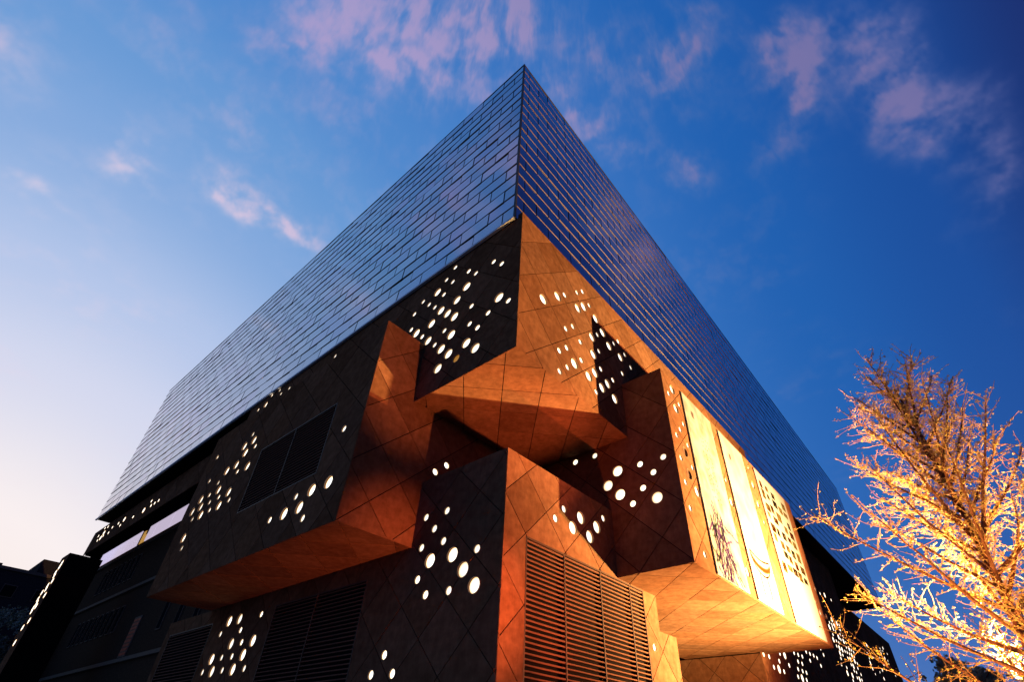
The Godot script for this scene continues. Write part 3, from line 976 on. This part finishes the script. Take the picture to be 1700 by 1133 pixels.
	tiny_lights(c8, ["x", -1.15], [[40.56, 11.56, 1], [39.38, 11.14, 0], [40.03, 11.12, 0], [38.8, 10.74, 1], [38.92, 10.63, 0], [39.94, 10.91, 0], [40.82, 11.16, 1], [40.01, 10.75, 0], [40.61, 10.69, 0], [42.12, 11.56, 1], [42.89, 11.57, 0], [41.66, 11.16, 0], [42.57, 11.19, 1], [39.24, 10.26, 0], [42.01, 10.72, 0], [41.05, 10.39, 1], [42.86, 10.72, 0], [41.61, 10.28, 0], [38.82, 9.84, 1], [39.77, 9.9, 0], [40.49, 9.88, 0], [42.51, 10.3, 1], [43.27, 10.32, 0], [39.25, 9.47, 0], [40.05, 9.46, 1], [44.83, 10.34, 0], [42.81, 9.9, 0], [40.87, 9.45, 1], [41.77, 9.48, 0], [42.51, 9.49, 0], [43.78, 9.94, 1], [44.57, 9.95, 0], [45.28, 9.9, 0], [39.67, 9.03, 1], [40.47, 9.02, 0], [43.27, 9.5, 0], [44.02, 9.49, 1], [44.84, 9.51, 0], [42.05, 9.04, 0], [42.91, 9.05, 1], [39.39, 8.65, 0], [38.86, 8.17, 0], [44.38, 9.12, 1], [45.24, 9.06, 0], [42.51, 8.63, 0], [43.18, 8.6, 1], [40.44, 8.17, 0], [44.75, 8.65, 0], [40.06, 7.76, 1], [42.87, 8.24, 0], [43.62, 8.23, 0], [41.64, 7.78, 1], [45.25, 8.26, 0], [43.23, 7.8, 0], [44.01, 7.8, 1], [44.85, 7.83, 0], [41.29, 7.41, 0], [40.89, 13.51, 1], [42.95, 13.56, 0], [39.27, 13.28, 0]])
	var c9 := node("corten_block", b)
	put("core", box(Vector3(-14.0, 0.0, -85.5), Vector3(-3.12, 16.8, -47.0)), M.core, c9)
	clad(c9, ["x", -3.0], rect(50.0, 0, 85.6, 16.92), 25.0, 2.0, [], [], 2.4)
	tiny_lights(c9, ["x", -3.0], [[65.9, 13.69, 1], [66.41, 13.22, 0], [64.41, 12.75, 0], [66.98, 12.73, 1], [67.61, 12.67, 0], [64.56, 12.17, 0], [64.22, 11.72, 1], [64.3, 11.5, 0], [63.49, 11.18, 0], [64.36, 11.15, 1], [64.91, 10.68, 0], [75.18, 14.74, 0], [77.85, 15.17, 1], [75.25, 14.49, 0], [76.7, 14.65, 0], [74.7, 14.15, 1], [79.95, 14.78, 0], [72.18, 13.27, 0], [76.27, 13.79, 1], [70.62, 12.74, 0], [78.05, 13.71, 0], [73.4, 12.7, 1], [77.82, 13.31, 0], [75.5, 12.76, 0], [70.78, 11.79, 1], [74.02, 12.18, 0], [68.49, 11.28, 0], [69.83, 10.78, 1], [80.07, 12.22, 0]])

	# thin band under the far left of the glass, and the slab at its end
	var c5 := node("corten_block", b)
	put("core", box(Vector3(-50.4, 15.47, -1.85), Vector3(-17.4, 17.4, -0.92)), M.core, c5)
	clad(c5, ["z", -0.8], rect(-50.5, 15.45, -17.3, 17.5), 1.0, 1.5)
	tiny_lights(c5, ["z", -0.8], [[-36.17, 16.7, 0], [-35.69, 16.22, 0], [-34.99, 16.22, 0], [-34.26, 16.23, 0], [-37.12, 16.22, 1], [-39.36, 16.26, 0], [-41.88, 16.68, 1], [-43.23, 16.67, 0], [-42.25, 16.26, 0], [-44.69, 16.68, 0], [-46.51, 17.15, 0], [-45.07, 16.29, 0], [-46.81, 16.69, 1], [-46.49, 16.36, 0], [-48.36, 16.74, 0], [-47.09, 16.31, 1], [-47.8, 16.24, 0], [-47.45, 17.25, 0]])
	var c6 := node("corten_block", b)
	put("core", box(Vector3(-41.4, 0, -0.4), Vector3(-39.62, 12.8, 1.48)), M.core, c6)
	clad(c6, ["z", 1.6], rect(-41.5, 0, -39.5, 12.85), 1.0, 1.5)
	tiny_lights(c6, ["z", 1.6], [[-40.35, 12.29, 1], [-40.39, 12.01, 1], [-40.68, 11.68, 1], [-40.45, 11.42, 1], [-40.04, 11.01, 1], [-40.78, 10.82, 1], [-40.65, 10.55, 1], [-41.44, 10.45, 1], [-39.77, 10.03, 1], [-41.48, 10.03, 1], [-41.1, 9.73, 1], [-40.63, 9.45, 1], [-41.34, 9.43, 1], [-41.21, 9.2, 1], [-40.13, 8.48, 1], [-41.02, 8.16, 1], [-40.71, 7.22, 1]])
	put("side_wall", box(Vector3(-39.6, 0, -0.4), Vector3(-39.5, 12.84, 1.585)), M.dark_soffit, c6)

	finish_panels()

func build_surroundings() -> void:
	# courtyard range between the blocks
	var o := node("courtyard_range")
	tag(o, "dark rendered courtyard range with narrow windows under a pale glazed strip", "building")
	put("wall", box(Vector3(-62, 0, -8), Vector3(-17.2, 15.6, -2.95)), M.render_wall, o)
	for y in [6.2, 11.3, 15.1]:
		put("cornice", box(Vector3(-62, y, -2.949), Vector3(-17.2, y + 0.22, -2.78)), M.stone_trim, o)
	for g in [[-49.5, 8, 1.15, 12.4, 14.4], [-49.6, 10, 1.15, 8.4, 10.2], [-33.0, 3, 2.2, 12.3, 14.4], [-30.0, 3, 2.6, 7.6, 10.2]]:
		for k in g[1]:
			var x: float = g[0] + k * g[2]
			var wd := put("window", box(Vector3(x - 0.34, g[3], -2.948), Vector3(x + 0.34, g[4], -2.88)), M.stone_trim, o)
			put("pane", box(Vector3(x - 0.28, g[3] + 0.06, -2.879), Vector3(x + 0.28, g[4] - 0.06, -2.872)), M.pane, wd)
	var bw := put("blind_window", box(Vector3(-35.2, 6.5, -2.948), Vector3(-33.9, 8.9, -2.88)), M.stone_trim, o)
	var blind := SurfaceTool.new()
	blind.begin(Mesh.PRIMITIVE_TRIANGLES)
	for k in 9:
		add_box(blind, Vector3(-35.1, 6.6 + k * 0.25, -2.879), Vector3(-34.0, 6.76 + k * 0.25, -2.86))
	put("blind_slats", blind.commit(), glow(Color(0.55, 0.24, 0.14), 0.03), bw)  # slats emit faintly themselves, standing in for light on the blinds
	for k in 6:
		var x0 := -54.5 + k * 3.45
		if k == 3:
			put("sky_glow_or_lit_window_pane", box(Vector3(x0 + 0.5, 15.62, -2.9), Vector3(x0 + 1.05, 16.7, -2.86)), M.lit, o)
			put("sky_glow_or_lit_window_pane", box(Vector3(x0 + 1.12, 15.62, -2.9), Vector3(x0 + 1.6, 16.3, -2.86)), M.lit, o)
		put("sky_glow_or_lit_window_pane", box(Vector3(x0 + (1.75 if k == 3 else 0.0), 15.62, -2.9), Vector3(x0 + 3.4, 16.9, -2.85)), M.strip, o)  # these panes glow in place of the sky they would mirror
	put("strip_head", box(Vector3(-62, 16.9, -4), Vector3(-17.2, 17.7, -2.84)), M.dark_soffit, o)

	# banners on the hanging block
	var zs := [[-7.92, -10.65, "tall white banner painted with purple flowers, nearest the block corner"], [-11.47, -14.2, "tall white banner with an ochre footed vessel, the middle one of three"], [-15.78, -20.3, "wide white banner with rows of small brown pictures"]]
	for k in 3:
		var m := banner_mesh(zs[k][0], zs[k][1], 6.5, 13.55, 2.06)
		var pm := mat(lin(0.26, 0.26, 0.26), 0.85)
		pm.albedo_texture = banner_picture(k)
		m.surface_set_material(0, pm)
		m.surface_set_material(1, M.kerb)
		var bn := put("banner", m, null)
		tag(bn, zs[k][2], "banner", "banners on the hanging block")

	# lamps on the pavement
	var post := flood_post(Vector3(10.0, 0, -15.7), 2.85, "steel floodlight post opposite the banners")
	flood_head(post, 2.9, Vector3(2, 9.5, -12.0), 1080.0, Color(1.0, 0.60, 0.38), 66.0, 1.0)
	var near := flood_post(Vector3(7.8, 0, -0.9), 2.55, "steel lamp post glowing beside the ginkgo trunk")
	flood_head(post, 2.5, Vector3(2, 8.0, -13.6), 2500.0, Color(1.0, 0.93, 0.62), 46.0, 1.0)
	flood_head(near, 1.5, Vector3(-4.2, 12.9, 0.45), 250.0, Color(1.0, 0.60, 0.38), 12.0, 1.0)
	flood_head(near, 1.8, Vector3(-1.9, 11.3, -3.3), 230.0, Color(1.0, 0.55, 0.36), 11.0, 1.0)
	flood_head(near, 1.2, Vector3(-6.0, 6.6, -0.4), 260.0, Color(1.0, 0.54, 0.33), 11.5, 1.0)
	uplight(Vector3(1.1, 0.02, -2.3), Vector3(-0.9, 11.3, -4.2), 80.0, Color(1.0, 0.52, 0.34), 22.0, "round uplight sunk in the paving at the foot of the corner block")
	uplight(Vector3(7.0, 0.02, 1.9), Vector3(7.9, 4.6, 0.3), 70.0, Color(1.0, 0.74, 0.38), 42.0, "added unseen uplight in the paving to brighten the ginkgo crown")  # added out of view to light the tree crown from the front
	var gl := SphereMesh.new()
	gl.radius = 0.075
	gl.height = 0.15
	gl.radial_segments = 20
	gl.rings = 10
	put("bulb", gl, M.bulb, near, Vector3(0, 2.62, 0))
	var om := SpotLight3D.new()
	om.name = "tree_light"
	om.light_color = Color(1.0, 0.78, 0.45)
	om.light_energy = 300.0
	om.spot_range = 60
	om.spot_attenuation = 2
	om.spot_angle = 52.0
	om.spot_angle_attenuation = 0.35
	om.light_size = 0.05
	om.shadow_enabled = true
	near.add_child(om)
	om.look_at_from_position(near.position + Vector3(0, 2.62, 0), near.position + Vector3(-0.06, 3.62, 0.75))
	om.position = Vector3(0, 2.62, 0)

	# trees
	ginkgo(Vector3(7.93, 0, 0.33), 6.0, 3, "small ginkgo tree with yellow tufts beside the glowing lamp post")
	ginkgo(Vector3(9.6, 0, -4.6), 5.6, 8, "second ginkgo tree further along the pavement, past the glowing lamp post")
	round_tree(Vector3(5.55, 0, -34), 7.6, 4.6, 4, "dark rounded tree behind the ginkgo at the foot of the sky", lin(0.03, 0.035, 0.02))
	round_tree(Vector3(-56, 0, 1.6), 12.5, 8.0, 6, "tall dark tree in front of the grey flats", lin(0.025, 0.03, 0.02))
	round_tree(Vector3(-47.5, 0, 2.9), 8.2, 4.0, 9, "lower dark tree between the flats and the thin slab", lin(0.025, 0.03, 0.02))

	# flats far down the side street
	var fl := node("apartment_block")
	tag(fl, "grey flats with a stepped roofline beyond the dark trees", "building")
	put("wall", box(Vector3(-112, 0, -34), Vector3(-92, 21.5, 26)), M.concrete, fl)
	put("roof_house", box(Vector3(-108, 21.5, 0.6), Vector3(-94, 22.6, 18)), M.concrete, fl)
	put("stair_house", box(Vector3(-104, 21.5, -16), Vector3(-93, 24.0, -3.2)), M.concrete, fl)
	put("parapet", box(Vector3(-112.2, 21.5, -34.2), Vector3(-91.8, 21.9, 26.2)), M.stone_trim, fl)
	for r in 6:
		for k in 14:
			var z := -22.4 + k * 3.5
			var wd := put("window", box(Vector3(-91.999, 2.2 + r * 3.2, z - 0.75), Vector3(-91.9, 3.8 + r * 3.2, z + 0.75)), M.stone_trim, fl)
			put("pane", box(Vector3(-91.899, 2.3 + r * 3.2, z - 0.66), Vector3(-91.88, 3.7 + r * 3.2, z + 0.66)), M.pane, wd)
